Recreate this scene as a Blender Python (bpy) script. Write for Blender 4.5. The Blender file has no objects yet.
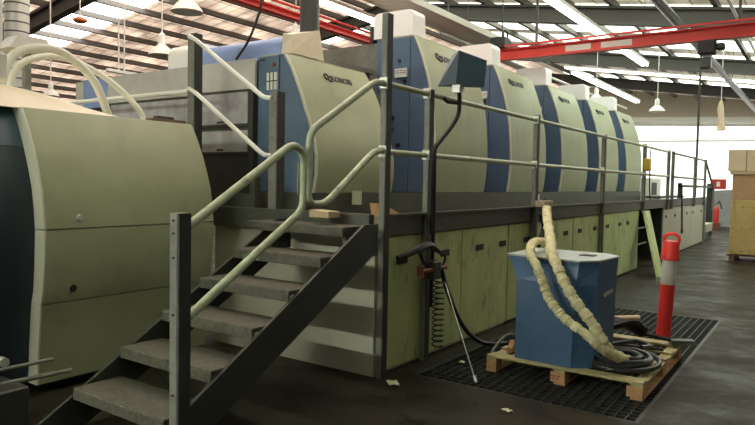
import bpy, math, random
from mathutils import Vector, Matrix
random.seed(7)
D = bpy.data
SC = bpy.context.scene
COL = SC.collection
PI = math.pi

# ------------------------------------------------------------------ materials
def mat(name, col, rough=.5, metal=0., spec=.5, noise=0., nscale=8., dirt=None, dscale=3., damt=.0,
        emit=None, estr=0., alpha=1., bump=0., bscale=60., stretch=(1, 1, 1), trans=0., dlo=.5, dhi=.7, rnoise=0.):
    m = D.materials.new(name); m.use_nodes = True
    nt = m.node_tree; b = nt.nodes['Principled BSDF']
    b.inputs['Roughness'].default_value = rough
    b.inputs['Metallic'].default_value = metal
    b.inputs['Specular IOR Level'].default_value = spec
    b.inputs['Base Color'].default_value = (*col, 1)
    if trans: b.inputs['Transmission Weight'].default_value = trans
    if alpha < 1: b.inputs['Alpha'].default_value = alpha
    tc = nt.nodes.new('ShaderNodeTexCoord'); mp = nt.nodes.new('ShaderNodeMapping')
    mp.inputs['Scale'].default_value = stretch
    nt.links.new(tc.outputs['Object'], mp.inputs['Vector'])
    src = None
    if noise:
        n = nt.nodes.new('ShaderNodeTexNoise'); n.inputs['Scale'].default_value = nscale
        n.inputs['Detail'].default_value = 6
        nt.links.new(mp.outputs[0], n.inputs['Vector'])
        r = nt.nodes.new('ShaderNodeMapRange')
        r.inputs[1].default_value = .3; r.inputs[2].default_value = .7
        r.inputs[3].default_value = 1 - noise; r.inputs[4].default_value = 1 + noise
        nt.links.new(n.outputs['Fac'], r.inputs[0])
        mx = nt.nodes.new('ShaderNodeMix'); mx.data_type = 'RGBA'; mx.blend_type = 'MULTIPLY'
        mx.inputs[0].default_value = 1; mx.inputs[6].default_value = (*col, 1)
        cb = nt.nodes.new('ShaderNodeCombineColor')
        for i in range(3): nt.links.new(r.outputs[0], cb.inputs[i])
        nt.links.new(cb.outputs[0], mx.inputs[7])
        src = mx.outputs[2]
        nt.links.new(src, b.inputs['Base Color'])
        if rnoise:
            r2 = nt.nodes.new('ShaderNodeMapRange')
            r2.inputs[1].default_value = .35; r2.inputs[2].default_value = .65
            r2.inputs[3].default_value = max(.05, rough - rnoise); r2.inputs[4].default_value = rough + rnoise
            nt.links.new(n.outputs['Fac'], r2.inputs[0]); nt.links.new(r2.outputs[0], b.inputs['Roughness'])
    if dirt:
        n = nt.nodes.new('ShaderNodeTexNoise'); n.inputs['Scale'].default_value = dscale
        n.inputs['Detail'].default_value = 9; n.inputs['Roughness'].default_value = .7
        nt.links.new(mp.outputs[0], n.inputs['Vector'])
        r = nt.nodes.new('ShaderNodeMapRange')
        r.inputs[1].default_value = dlo; r.inputs[2].default_value = dhi
        r.inputs[3].default_value = 0; r.inputs[4].default_value = damt
        nt.links.new(n.outputs['Fac'], r.inputs[0])
        mx = nt.nodes.new('ShaderNodeMix'); mx.data_type = 'RGBA'
        nt.links.new(r.outputs[0], mx.inputs[0])
        if src: nt.links.new(src, mx.inputs[6])
        else: mx.inputs[6].default_value = (*col, 1)
        mx.inputs[7].default_value = (*dirt, 1)
        nt.links.new(mx.outputs[2], b.inputs['Base Color'])
    if bump:
        n = nt.nodes.new('ShaderNodeTexNoise'); n.inputs['Scale'].default_value = bscale
        nt.links.new(mp.outputs[0], n.inputs['Vector'])
        bp = nt.nodes.new('ShaderNodeBump'); bp.inputs['Strength'].default_value = bump
        bp.inputs['Distance'].default_value = .01
        nt.links.new(n.outputs['Fac'], bp.inputs['Height']); nt.links.new(bp.outputs[0], b.inputs['Normal'])
    if emit:
        b.inputs['Emission Color'].default_value = (*emit, 1)
        b.inputs['Emission Strength'].default_value = estr
    return m

GRN = (.335, .365, .225)
M = dict(
    green=mat('pale_green_paint', GRN, .45, noise=.06, nscale=3, dirt=(.18, .19, .12), dscale=2.2, damt=.35),
    cab=mat('grimy_green_paint', (.50, .575, .26), .45, noise=.12, nscale=4, dirt=(.05, .055, .03), dscale=7, damt=.6, stretch=(1, 1, .5), dlo=.54, dhi=.7),
    cabend=mat('pale_cream_panel', (.50, .48, .38), .45, noise=.08, nscale=3, dirt=(.2, .2, .15), dscale=3, damt=.4),
    cream=mat('warm_cream_paint', (.78, .69, .53), .4, noise=.05),
    trim=mat('light_edge_trim', (.58, .58, .46), .4),
    blue=mat('machine_blue', (.095, .15, .24), .4, noise=.05, nscale=4),
    dblue=mat('dark_navy_panel', (.014, .024, .034), .45, noise=.1),
    teal=mat('dark_teal_panel', (.04, .085, .11), .4, noise=.05),
    boxb=mat('control_box_paint', (.075, .12, .16), .4),
    hood=mat('light_blue_hood', (.26, .36, .66), .5, noise=.05),
    tank=mat('tank_blue', (.055, .125, .25), .42, noise=.1, nscale=5, dirt=(.02, .04, .09), dscale=4, damt=.4),
    tanktop=mat('tank_top_paint', (.50, .56, .56), .4, noise=.1, dirt=(.25, .28, .25), dscale=6, damt=.5),
    grey=mat('light_grey_panel', (.60, .585, .56), .45, noise=.06),
    glass=mat('scuffed_clear_panel', (.48, .48, .51), .15, spec=.8, noise=.25, nscale=6, rnoise=.1),
    post=mat('grey_steel_post', (.19, .19, .165), .45, noise=.12, nscale=10, dirt=(.05, .05, .04), dscale=12, damt=.5),
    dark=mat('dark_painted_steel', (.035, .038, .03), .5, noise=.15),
    beam=mat('dark_grey_beam', (.06, .064, .048), .45, noise=.15, nscale=6),
    black=mat('black_rubber', (.012, .012, .012), .5),
    blackg=mat('black_hose_rubber', (.02, .022, .025), .35),
    rail=mat('pale_green_pipe', (.44, .49, .34), .35, noise=.1, nscale=12, dirt=(.06, .06, .04), dscale=14, damt=.7, dlo=.58, dhi=.66),
    wrail=mat('off_white_pipe', (.85, .85, .80), .35),
    tread=mat('worn_metal_tread', (.085, .083, .062), .55, metal=.3, noise=.35, nscale=30, bump=.5, bscale=90, dirt=(.16, .15, .11), dscale=5, damt=.5),
    tube=mat('pale_green_tube', (.72, .73, .62), .35),
    clamp=mat('bright_clamp_metal', (.6, .6, .57), .35, metal=.4),
    white=mat('white_plastic', (.85, .85, .82), .4),
    milky=mat('milky_plastic_sheet', (.97, .97, .97), .3),
    red=mat('red_crane_paint', (.75, .05, .04), .4, noise=.08, nscale=3),
    orange=mat('fluorescent_orange_plastic', (1, .065, .055), .4),
    refl=mat('reflective_band', (.78, .78, .74), .35),
    wood=mat('pale_timber', (.55, .42, .26), .6, noise=.2, nscale=10, stretch=(1, 6, 6)),
    pallet=mat('weathered_yellow_timber', (.46, .40, .20), .6, noise=.25, nscale=10, stretch=(5, 1, 5), dirt=(.14, .15, .06), dscale=6, damt=.6),
    block=mat('raw_timber_block', (.60, .34, .17), .6, noise=.15, nscale=14),
    ply=mat('yellow_plywood', (.58, .42, .17), .55, noise=.1, nscale=5, stretch=(1, 1, 4), dirt=(.4, .28, .1), dscale=3, damt=.4),
    card=mat('pale_cardboard', (.66, .52, .36), .7, noise=.05),
    tan=mat('tan_cardboard', (.50, .30, .17), .7, noise=.05),
    gratm=mat('black_grating_steel', (.022, .022, .018), .45, metal=.2),
    tape=mat('faded_tape', (.16, .15, .08), .6, noise=.3),
    rust=mat('red_brown_metal', (.16, .05, .03), .5, noise=.2),
    plank=mat('brown_board', (.15, .09, .06), .6, noise=.2),
    sleeve=mat('dirty_cream_hose_fabric', (.74, .70, .42), .7, noise=.15, nscale=20, dirt=(.25, .22, .1), dscale=12, damt=.6, bump=.6, bscale=40),
    yellow=mat('yellow_plastic', (.6, .42, .04), .4),
    steel=mat('bare_steel', (.45, .45, .43), .3, metal=.8),
    paper=mat('paper_scrap', (.62, .64, .45), .7),
    roof=mat('roof_sheet', (.62, .54, .45), .7, noise=.08, nscale=2, emit=(1, .84, .73), estr=.46),  # glow put into the far roof sheets to brighten the ceiling
    roofn=mat('near_roof_sheet', (.58, .55, .48), .7, noise=.08, nscale=2, emit=(1, .96, .84), estr=.16),  # same sheet for the near slope, with a dimmer glow put in
    purlin=mat('purlin_steel', (.15, .135, .125), .6),
    rafter=mat('rafter_steel', (.085, .08, .073), .6),
    duct=mat('galvanised_duct', (.62, .61, .58), .35, metal=.4),
    dgrey=mat('dark_grey_duct', (.07, .07, .07), .35, metal=.3),
    tray=mat('perforated_tray', (.72, .69, .63), .5, metal=.2),
    ink=mat('dark_lettering', (.03, .03, .03), .5),
    whiteink=mat('pale_lettering', (.6, .6, .55), .5),
    wallw=mat('white_wall', (.82, .81, .77), .7, noise=.03),
    wallb=mat('beige_cladding', (.52, .46, .37), .7, noise=.08, stretch=(1, 4, .3)),
    wallg=mat('grey_wall', (.35, .34, .32), .8, noise=.1),
    sky=mat('translucent_sheet', (.8, .8, .8), .6, emit=(.93, 1, .83), estr=3.1),
    topglow=mat('added_warm_top_glow', (.8, .8, .8), .6, emit=(1, .84, .70), estr=4.2),  # glow of the added panel over the unit tops
    skyfar=mat('translucent_sheet_bright', (.8, .8, .8), .6, emit=(1, .95, .88), estr=7),
    skywall=mat('translucent_wall', (.8, .8, .8), .6, emit=(1, .97, .91), estr=1.15),
    tubeL=mat('lit_fluorescent_tube', (.9, .9, .9), .6, emit=(.93, 1, .84), estr=10),
    tubeN=mat('added_fill_tube', (.9, .9, .9), .6, emit=(.88, 1, .76), estr=13),  # only for the added fill light
    tubeK=mat('added_key_tube', (.9, .9, .9), .6, emit=(.94, 1, .84), estr=210),  # only for the added key light
    lamp=mat('lamp_enamel', (.75, .72, .68), .4),
    greyc=mat('grey_tarp', (.30, .31, .32), .6, noise=.1),
    signred=mat('sign_red', (.6, .03, .03), .5),
    lampcap=mat('orange_cap', (.8, .25, .08), .5),
)
def floor_mat():
    m = mat('worn_concrete_floor', (.03, .03, .024), .42)
    nt = m.node_tree; b = nt.nodes['Principled BSDF']
    tc = nt.nodes.new('ShaderNodeTexCoord')
    n1 = nt.nodes.new('ShaderNodeTexNoise'); n1.inputs['Scale'].default_value = 1.6; n1.inputs['Detail'].default_value = 10; n1.inputs['Roughness'].default_value = .72
    mp = nt.nodes.new('ShaderNodeMapping'); mp.inputs['Scale'].default_value = (1.1, .8, 1); mp.inputs['Rotation'].default_value = (0, 0, .6)
    nt.links.new(tc.outputs['Object'], mp.inputs[0]); nt.links.new(mp.outputs[0], n1.inputs['Vector'])
    cr = nt.nodes.new('ShaderNodeValToRGB')
    cr.color_ramp.elements[0].position = .35; cr.color_ramp.elements[0].color = (.009, .010, .006, 1)
    cr.color_ramp.elements[1].position = .68; cr.color_ramp.elements[1].color = (.047, .039, .026, 1)
    nt.links.new(n1.outputs['Fac'], cr.inputs[0]); nt.links.new(cr.outputs[0], b.inputs['Base Color'])
    r = nt.nodes.new('ShaderNodeMapRange'); r.inputs[1].default_value = .35; r.inputs[2].default_value = .65
    r.inputs[3].default_value = .26; r.inputs[4].default_value = .75
    b.inputs['Specular IOR Level'].default_value = .11
    nt.links.new(n1.outputs['Fac'], r.inputs[0]); nt.links.new(r.outputs[0], b.inputs['Roughness'])
    n2 = nt.nodes.new('ShaderNodeTexNoise'); n2.inputs['Scale'].default_value = 40; nt.links.new(tc.outputs['Object'], n2.inputs['Vector'])
    bp = nt.nodes.new('ShaderNodeBump'); bp.inputs['Strength'].default_value = .15; bp.inputs['Distance'].default_value = .01
    nt.links.new(n2.outputs['Fac'], bp.inputs['Height']); nt.links.new(bp.outputs[0], b.inputs['Normal'])
    return m
M['floor'] = floor_mat()
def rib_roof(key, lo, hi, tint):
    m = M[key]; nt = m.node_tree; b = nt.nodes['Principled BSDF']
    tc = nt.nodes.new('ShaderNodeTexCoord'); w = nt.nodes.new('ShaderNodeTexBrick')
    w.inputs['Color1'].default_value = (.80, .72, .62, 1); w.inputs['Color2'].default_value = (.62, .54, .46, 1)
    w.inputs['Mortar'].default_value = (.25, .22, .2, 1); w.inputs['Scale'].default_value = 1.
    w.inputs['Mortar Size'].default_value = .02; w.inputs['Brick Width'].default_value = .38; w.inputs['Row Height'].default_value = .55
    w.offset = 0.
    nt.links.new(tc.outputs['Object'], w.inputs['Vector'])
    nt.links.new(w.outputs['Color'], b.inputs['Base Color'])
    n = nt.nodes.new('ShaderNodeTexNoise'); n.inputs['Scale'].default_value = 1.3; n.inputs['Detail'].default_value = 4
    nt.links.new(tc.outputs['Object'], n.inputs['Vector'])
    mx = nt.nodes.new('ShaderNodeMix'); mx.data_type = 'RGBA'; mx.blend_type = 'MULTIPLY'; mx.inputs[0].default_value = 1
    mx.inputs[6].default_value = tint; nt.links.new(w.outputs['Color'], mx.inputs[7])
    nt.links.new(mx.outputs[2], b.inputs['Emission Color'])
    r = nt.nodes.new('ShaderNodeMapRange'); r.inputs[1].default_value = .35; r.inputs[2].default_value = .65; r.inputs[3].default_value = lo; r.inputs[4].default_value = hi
    nt.links.new(n.outputs['Fac'], r.inputs[0]); nt.links.new(r.outputs[0], b.inputs['Emission Strength'])  # uneven glow added to the sheet, stronger in blotches
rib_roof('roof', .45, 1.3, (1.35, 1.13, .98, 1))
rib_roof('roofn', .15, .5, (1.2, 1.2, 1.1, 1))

# ------------------------------------------------------------------ mesh builder
class MB:
    def __init__(s): s.v = []; s.f = []; s.sm = []
    def add(s, vs, fs, smooth=False):
        k = len(s.v); s.v += [Vector(v) for v in vs]
        s.f += [tuple(i + k for i in f) for f in fs]; s.sm += [smooth] * len(fs)
        return s
    def box(s, x0, x1, y0, y1, z0, z1, c=0.):
        if x0 > x1: x0, x1 = x1, x0
        if y0 > y1: y0, y1 = y1, y0
        if z0 > z1: z0, z1 = z1, z0
        c = min(c, (x1-x0)*.3, (y1-y0)*.3, (z1-z0)*.3)
        if c <= 0:
            vs = [(x, y, z) for x in (x0, x1) for y in (y0, y1) for z in (z0, z1)]
            return s.add(vs, [(0,1,3,2),(4,6,7,5),(0,4,5,1),(2,3,7,6),(0,2,6,4),(1,5,7,3)])
        # chamfered box: 24 verts
        vs = []; idx = {}
        X = (x0, x1); Y = (y0, y1); Z = (z0, z1)
        for i in (0, 1):
            for j in (0, 1):
                for k in (0, 1):
                    sx, sy, sz = (1, -1)[i], (1, -1)[j], (1, -1)[k]
                    idx[i,j,k,'x'] = len(vs); vs.append((X[i], Y[j]+sy*c, Z[k]+sz*c))
                    idx[i,j,k,'y'] = len(vs); vs.append((X[i]+sx*c, Y[j], Z[k]+sz*c))
                    idx[i,j,k,'z'] = len(vs); vs.append((X[i]+sx*c, Y[j]+sy*c, Z[k]))
        g = lambda i, j, k, a: idx[i, j, k, a]
        fs = []
        for i in (0, 1):
            fs.append((g(i,0,0,'x'), g(i,1,0,'x'), g(i,1,1,'x'), g(i,0,1,'x')))
            fs.append((g(0,i,0,'y'), g(1,i,0,'y'), g(1,i,1,'y'), g(0,i,1,'y')))
            fs.append((g(0,0,i,'z'), g(1,0,i,'z'), g(1,1,i,'z'), g(0,1,i,'z')))
        for i in (0, 1):
            for j in (0, 1):
                fs.append((g(i,j,0,'x'), g(i,j,0,'y'), g(i,j,1,'y'), g(i,j,1,'x')))
                fs.append((g(i,0,j,'x'), g(i,0,j,'z'), g(i,1,j,'z'), g(i,1,j,'x')))
                fs.append((g(0,i,j,'y'), g(0,i,j,'z'), g(1,i,j,'z'), g(1,i,j,'y')))
                for k in (0, 1): fs.append((g(i,j,k,'x'), g(i,j,k,'y'), g(i,j,k,'z')))
        return s.add(vs, fs)
    def hexa(s, b, t):  # bottom quad, top quad
        return s.add(list(b) + list(t), [(0,3,2,1),(4,5,6,7),(0,1,5,4),(1,2,6,5),(2,3,7,6),(3,0,4,7)])
    def prism(s, pts, axis, a, b, smooth=False):
        n = len(pts)
        def mk(p, w):
            return {'X': (w, p[0], p[1]), 'Y': (p[0], w, p[1]), 'Z': (p[0], p[1], w)}[axis]
        vs = [mk(p, a) for p in pts] + [mk(p, b) for p in pts]
        k = len(s.v)
        s.add(vs, [(i, (i+1) % n, n+(i+1) % n, n+i) for i in range(n)], smooth)
        s.add([], []); s.f += [tuple(k+i for i in range(n))[::-1], tuple(k+n+i for i in range(n))]; s.sm += [False, False]
        return s
    def tube(s, pts, r, seg=10, close=False, rf=None, flat=1.):
        pts = [Vector(p) for p in pts]; n = len(pts); vs = []; fs = []
        up = Vector((0, 0, 1)); prev = None
        for i, p in enumerate(pts):
            if close: t = (pts[(i+1) % n] - pts[i-1])
            else: t = pts[min(i+1, n-1)] - pts[max(i-1, 0)]
            t.normalize()
            if prev is None:
                a = up.cross(t)
                if a.length < .1: a = Vector((1, 0, 0)).cross(t)
            else: a = prev - t * prev.dot(t)
            a.normalize(); prev = a; b = t.cross(a)
            rr = r * (rf(i) if rf else 1)
            for j in range(seg):
                q = 2*PI*j/seg
                vs.append(p + a*math.cos(q)*rr + b*math.sin(q)*rr*flat)
        m = n if close else n-1
        for i in range(m):
            for j in range(seg):
                i2 = (i+1) % n; j2 = (j+1) % seg
                fs.append((i*seg+j, i*seg+j2, i2*seg+j2, i2*seg+j))
        k = len(s.v); s.add(vs, fs, True)
        if not close:
            s.f += [tuple(k+j for j in range(seg))[::-1], tuple(k+(n-1)*seg+j for j in range(seg))]; s.sm += [False, False]
        return s
    def lathe(s, prof, c, seg=20, axis='Z'):
        vs = []; fs = []; n = len(prof); c = Vector(c)
        for r, h in prof:
            for j in range(seg):
                q = 2*PI*j/seg; a, b = r*math.cos(q), r*math.sin(q)
                vs.append(c + Vector({'Z': (a, b, h), 'X': (h, a, b), 'Y': (b, h, a)}[axis]))
        for i in range(n-1):
            for j in range(seg):
                j2 = (j+1) % seg; fs.append((i*seg+j, i*seg+j2, (i+1)*seg+j2, (i+1)*seg+j))
        k = len(s.v); s.add(vs, fs, True)
        for i in (0, n-1):
            if prof[i][0] > 1e-4: s.f.append(tuple(k+i*seg+j for j in range(seg))); s.sm.append(False)
        return s
    def cyl(s, a, b, r, seg=14): return s.tube([a, b], r, seg)
    def build(s, name, m, parent=None, local=False):
        off = Vector((0, 0, 0))
        if parent is not None and not local:
            q = parent
            while q: off += q.location; q = q.parent
        me = D.meshes.new(name); me.from_pydata([v - off for v in s.v], [], s.f)
        me.polygons.foreach_set('use_smooth', s.sm)
        me.materials.append(M[m]); me.validate(); me.update()
        if any(s.sm): me.set_sharp_from_angle(angle=math.radians(38))
        import bmesh
        bm = bmesh.new(); bm.from_mesh(me); bmesh.ops.recalc_face_normals(bm, faces=bm.faces); bm.to_mesh(me); bm.free()
        if any(s.sm): me.set_sharp_from_angle(angle=math.radians(38))
        o = D.objects.new(name, me); COL.objects.link(o)
        if parent is not None: o.parent = parent
        return o

def tag(o, label, cat, group=None, kind=None):
    if label: o['label'] = label
    if cat: o['category'] = cat
    if group: o['group'] = group
    if kind: o['kind'] = kind
    return o
def thing(name, loc, label, cat, group=None):
    o = D.objects.new(name, None); o.empty_display_size = .1; COL.objects.link(o); o.location = loc
    return tag(o, label, cat, group)
def struct(o): o['kind'] = 'structure'; return o
def copy_tree(o, parent=None):
    c = o.copy(); COL.objects.link(c)
    if parent is not None: c.parent = parent
    for ch in list(o.children): copy_tree(ch, c)
    return c
def bez(pts, n=8):
    """Catmull-Rom through pts"""
    P = [Vector(p) for p in pts]; P = [P[0]*2-P[1]] + P + [P[-1]*2-P[-2]]; out = []
    for i in range(1, len(P)-2):
        for k in range(n):
            t = k/n; a, b, c, d = P[i-1], P[i], P[i+1], P[i+2]
            out.append(.5*((2*b)+(c-a)*t+(2*a-5*b+4*c-d)*t*t+(3*b-a-3*c+d)*t**3))
    return out + [P[-2]]
def corner(pts, r=.06, n=6):
    """polyline with rounded corners"""
    P = [Vector(p) for p in pts]; out = [P[0]]
    for i in range(1, len(P)-1):
        a = (P[i-1]-P[i]); b = (P[i+1]-P[i]); ra = min(r, a.length*.45); rb = min(r, b.length*.45)
        A = P[i]+a.normalized()*ra; B = P[i]+b.normalized()*rb
        for k in range(n+1):
            t = k/n; out.append(A*(1-t)**2+P[i]*2*t*(1-t)+B*t*t)
    return out + [P[-1]]
def text_part(body, name, size, m, parent, mtx, depth=.002, bold=0.):
    cu = D.curves.new(name, 'FONT'); cu.body = body; cu.size = size; cu.extrude = depth; cu.offset = bold
    cu.align_x = 'CENTER'; cu.align_y = 'CENTER'
    t = D.objects.new('tmp_text', cu); COL.objects.link(t)
    bpy.context.view_layer.update()
    me = D.meshes.new_from_object(t.evaluated_get(bpy.context.evaluated_depsgraph_get()))
    D.objects.remove(t)
    loc = Vector((0, 0, 0)); q = parent
    while q: loc += q.location; q = q.parent
    me.transform(Matrix.Translation(-loc) @ mtx)
    me.materials.clear(); me.materials.append(M[m])
    o = D.objects.new(name, me); COL.objects.link(o); o.parent = parent
    return o
def frame(origin, xdir, ydir):
    x = Vector(xdir).normalized(); y = Vector(ydir); y = (y - x*y.dot(x)).normalized(); z = x.cross(y)
    m = Matrix((x, y, z)).transposed().to_4x4(); m.translation = Vector(origin); return m

# ------------------------------------------------------------------ setting
XN, XF, YR, YL, RID = -4., 36.5, -9., 28., 11.
def roofz(y): return 5.42+.15*y if y < RID else 5.42+.15*RID-.15*(y-RID)
GX0, GX1, GY0, GY1 = 4.55, 8.72, 1.0, 2.74
mb = MB()
mb.box(XN, XF, YR, GY0, -.3, 0); mb.box(XN, XF, GY1, YL, -.3, 0)
mb.box(XN, GX0, GY0, GY1, -.3, 0); mb.box(GX1, XF, GY0, GY1, -.3, 0)
mb.box(GX0, GX1, GY0, GY1, -.3, -.2)
struct(mb.build('floor', 'floor'))
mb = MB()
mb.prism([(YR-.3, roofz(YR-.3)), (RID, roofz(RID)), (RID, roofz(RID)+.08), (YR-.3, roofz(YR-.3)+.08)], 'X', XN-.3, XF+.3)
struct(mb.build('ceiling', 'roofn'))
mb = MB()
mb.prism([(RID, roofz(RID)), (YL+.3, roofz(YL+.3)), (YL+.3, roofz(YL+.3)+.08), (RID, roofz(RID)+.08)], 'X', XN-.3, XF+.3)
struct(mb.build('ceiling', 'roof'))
def gable(name, x0, x1, ztop0, m):
    b = MB(); b.prism([(YR, 0), (YL, 0), (YL, roofz(YL)), (RID, roofz(RID)), (YR, roofz(YR))], 'X', x0, x1)
    return struct(b.build(name, m))
gable('wall_near', XN-.2, XN, 0, 'wallg')
gable('wall_far', XF, XF+.2, 0, 'wallb')
struct(MB().box(XN-.2, XF+.2, YL, YL+.2, 0, roofz(YL)).build('wall_left', 'wallg'))
struct(MB().box(XN-.2, XF+.2, YR-.2, YR, 0, roofz(YR)).build('wall_right', 'wallg'))
# far white lining and daylit sheets
b = MB(); b.prism([(-8.9, 0), (20, 0), (20, 5.75), (-8.9, 4.65)], 'X', XF-.08, XF-.01)
struct(b.build('trim_1', 'wallw'))
b = MB(); b.prism([(-4, .9), (14, .9), (14, 5.05), (-4, 4.35)], 'X', XF-.12, XF-.085)
struct(b.build('window_1', 'skywall'))
b = MB(); b.prism([(-8.8, 4.35), (18, 5.2), (18, 5.33), (-8.8, 4.48)], 'X', XF-.3, XF-.13)
struct(b.build('trim_2', 'duct'))
b = MB(); b.prism([(-8.8, 3.75), (18, 4.1), (18, 4.17), (-8.8, 3.82)], 'X', XF-.3, XF-.22)
struct(b.build('trim_3', 'duct'))
# roof skylights and one added light panel: strips of translucent sheet that follow the slope
wi = 2
def skylight(x0, x1, y0, y1, m='sky'):
    global wi
    b = MB(); b.prism([(y0, roofz(y0)-.015), (y1, roofz(y1)-.015), (y1, roofz(y1)-.005), (y0, roofz(y0)-.005)], 'X', x0, x1)
    struct(b.build('window_%d' % wi, m)); wi += 1
for x0, x1 in ((9.9, 11.), (13.2, 15.4), (16.6, 20.2), (23.5, 27.0), (30.5, 33)):
    skylight(x0, x1, -1.0 if x0 < 12 else -4, 10.6)
skylight(9.8, 11.2, 11.4, 25, 'skyfar')
skylight(20.9, 22.5, -4, 10.6)
skylight(4.2, 8.2, 2.0, 10.6, 'topglow')  # unseen warm panel added to light the unit tops from above
for x0, x1 in ((2, 3.1), (17, 18.1), (24.5, 25.6)):
    skylight(x0, x1, 11.4, 27)
# rafters
names = {2: 'steel roof rafter nearest the camera', 9: 'dark steel rafter over the pale tubes at top left', 16: 'deep dark steel roof rafter above the red cross rail',
         23: 'dark steel roof rafter just beyond the red cross rail', 30: 'farthest clear dark rafter before the beige end wall'}
for X, lab in names.items():
    b = MB()
    for (o, w, h) in ((-.60, .11, .03), (-.22, .11, .03), (-.41, .012, .19)):
        for sg in (0, 1):
            ya, yb = ((YR, RID), (RID, YL))[sg]
            b.prism([(ya, roofz(ya)+o-h), (yb, roofz(yb)+o-h), (yb, roofz(yb)+o+h), (ya, roofz(ya)+o+h)], 'X', X-w, X+w)
    tag(b.build('roof_rafter', 'rafter'), lab, 'roof beam', 'steel roof rafters')
# purlins
first = MB().box(-.035, .035, 0, 0, 0, 0)
b = MB(); b.box(XN, XF, -.035, .035, -.15, 0); b.box(XN, XF, -.035, .06, -.15, -.14)
p0 = b.build('roof_purlin', 'purlin')
ys = [-7.9+1.12*i for i in range(17)] + [11.7+1.06*i for i in range(15)]
for i, y in enumerate(ys):
    o = p0 if i == 0 else p0.copy()
    if i: COL.objects.link(o)
    near = y < RID
    o.location = (0, y, roofz(y)-.02)
    tag(o, 'dark steel purlin running lengthwise under the near roof slope' if near else 'dark steel purlin running lengthwise under the far roof slope', 'roof beam',
        'purlins under the near roof slope' if near else 'purlins under the far roof slope')

# ------------------------------------------------------------------ lights: fluorescent battens, plus added key and fill lights
def batten(x0, x1, y, z, lab, w=.09, axis='X', tm='tubeL'):
    t = thing('fluorescent_batten', ((x0+x1)/2, y, z), lab, 'light')
    MB().box(x0, x1, y-w, y+w, z+.02, z+.08, .01).build('housing', 'white', t)
    b = MB(); b.cyl((x0+.03, y-w*.5, z-.01), (x1-.03, y-w*.5, z-.01), .022, 8)
    b.build('tube', tm, t)
    b = MB(); b.cyl((x0+.03, y+w*.5, z-.01), (x1-.03, y+w*.5, z-.01), .022, 8)
    b.build('tube', tm, t)
    for x in (x0+.3, x1-.3):
        MB().cyl((x, y, z+.08), (x, y, roofz(y)-.02), .006, 5).build('hanger_wire', 'dgrey', t)
    return t
batten(8.0, 10.3, 6.88, 4.5, 'long fluorescent batten hanging behind the dark round duct')
batten(9.2, 16.4, 3.7, 4.5, 'long fluorescent batten running diagonally above the red cross rail')
batten(16.0, 22.6, 5.3, 4.4, 'long fluorescent batten over the farthest printing units')
batten(11, 17, -1.8, 4.4, 'fluorescent batten overhead above the crates')
def batten_y(x, y0, y1, z, lab, w=.07, tm='tubeL', dz=0.):
    t = thing('fluorescent_batten', (x, (y0+y1)/2, z), lab, 'light')
    b = MB(); b.hexa([(x-w, y0, z+.02), (x+w, y0, z+.02), (x+w, y1, z+dz+.02), (x-w, y1, z+dz+.02)], [(x-w, y0, z+.08), (x+w, y0, z+.08), (x+w, y1, z+dz+.08), (x-w, y1, z+dz+.08)]); b.build('housing', 'white', t)
    for s in (-1, 1): MB().cyl((x+s*w*.5, y0+.03, z-.01), (x+s*w*.5, y1-.03, z+dz-.01), .025, 8).build('tube', tm, t)
    for k in (.1, .9):
        y = y0+(y1-y0)*k; MB().cyl((x, y, z+dz*k+.08), (x, y, roofz(y)-.02), .006, 5).build('hanger_wire', 'dgrey', t)
    return t
batten_y(-2.6, 3.4, 8.0, 3.2, 'unseen added key light behind the stair foot', .09, 'tubeK')  # unseen lamp added to brighten the end faces and post sides
batten(-1.5, 3.5, 1.9, 4.5, 'unseen added fill light above the stair foot', tm='tubeN')  # unseen lamp added to lift the stairs and the left machine
batten_y(24.3, .6, 8.4, 4.84, 'long continuous light strip running under the far dark rafter', .14, 'tubeL', 1.22)
batten_y(31, .5, 9, 5.0, 'thin continuous light strip before the beige end wall', .07, 'tubeL', 1.35)

# ------------------------------------------------------------------ press base cabinets
def slot(b, x, z=.935, w=.085, y=2.93):
    pass
def cabinet(x0, x1, doors, lab, end=False, dm='cab'):
    t = thing('base_cabinet', ((x0+x1)/2, 3.9, 0), lab, 'machine cabinet', 'base cabinets under the walkway')
    MB().box(x0, x1, 2.985, 4.9, .0, 1.145).build('body', 'cabend' if end else 'dark', t)
    for d0, d1, slots in doors:
        d = MB().box(d0+.008, d1-.008, 2.955, 2.985, .03, 1.14, .004).build('door', dm, t)
        for sx in slots:
            h = MB().box(sx-.085, sx+.085, 2.948, 2.958, .905, .965); h.build('handle_slot', 'black', d)
    return t
cabinet(4.26, 6.85, [(4.30, 5.72, (4.62, 5.37)), (5.72, 6.85, (6.12, 6.7))], 'grimy pale green cabinet behind the hanging spray gun, nearest the stairs', True)
cabinet(6.86, 9.13, [(6.87, 8.43, (7.4, 8.05)), (8.43, 9.13, (8.82,))], 'pale green cabinet half hidden behind the blue tank')
cabinet(9.14, 10.42, [(9.15, 10.40, (9.44, 10.18))], 'narrow pale green cabinet just right of the blue tank top')
cabinet(10.43, 13.05, [(10.46, 11.32, (10.89,)), (11.32, 13.05, (11.66, 12.22))], 'pale green cabinet directly left of the leaning loose panel')
cabinet(15.3, 17.4, [(15.31, 17.38, (15.6, 16.64))], 'pale cabinet just right of the dark open bay', dm='cabend')
cabinet(17.41, 18.8, [(17.42, 18.79, (18.23,))], 'narrow pale cabinet second from the dark open bay', dm='cabend')
cabinet(18.81, 21.0, [(18.82, 20.98, (19.13, 20.48))], 'last pale cabinet at the far end of the walkway', dm='cabend')
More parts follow.
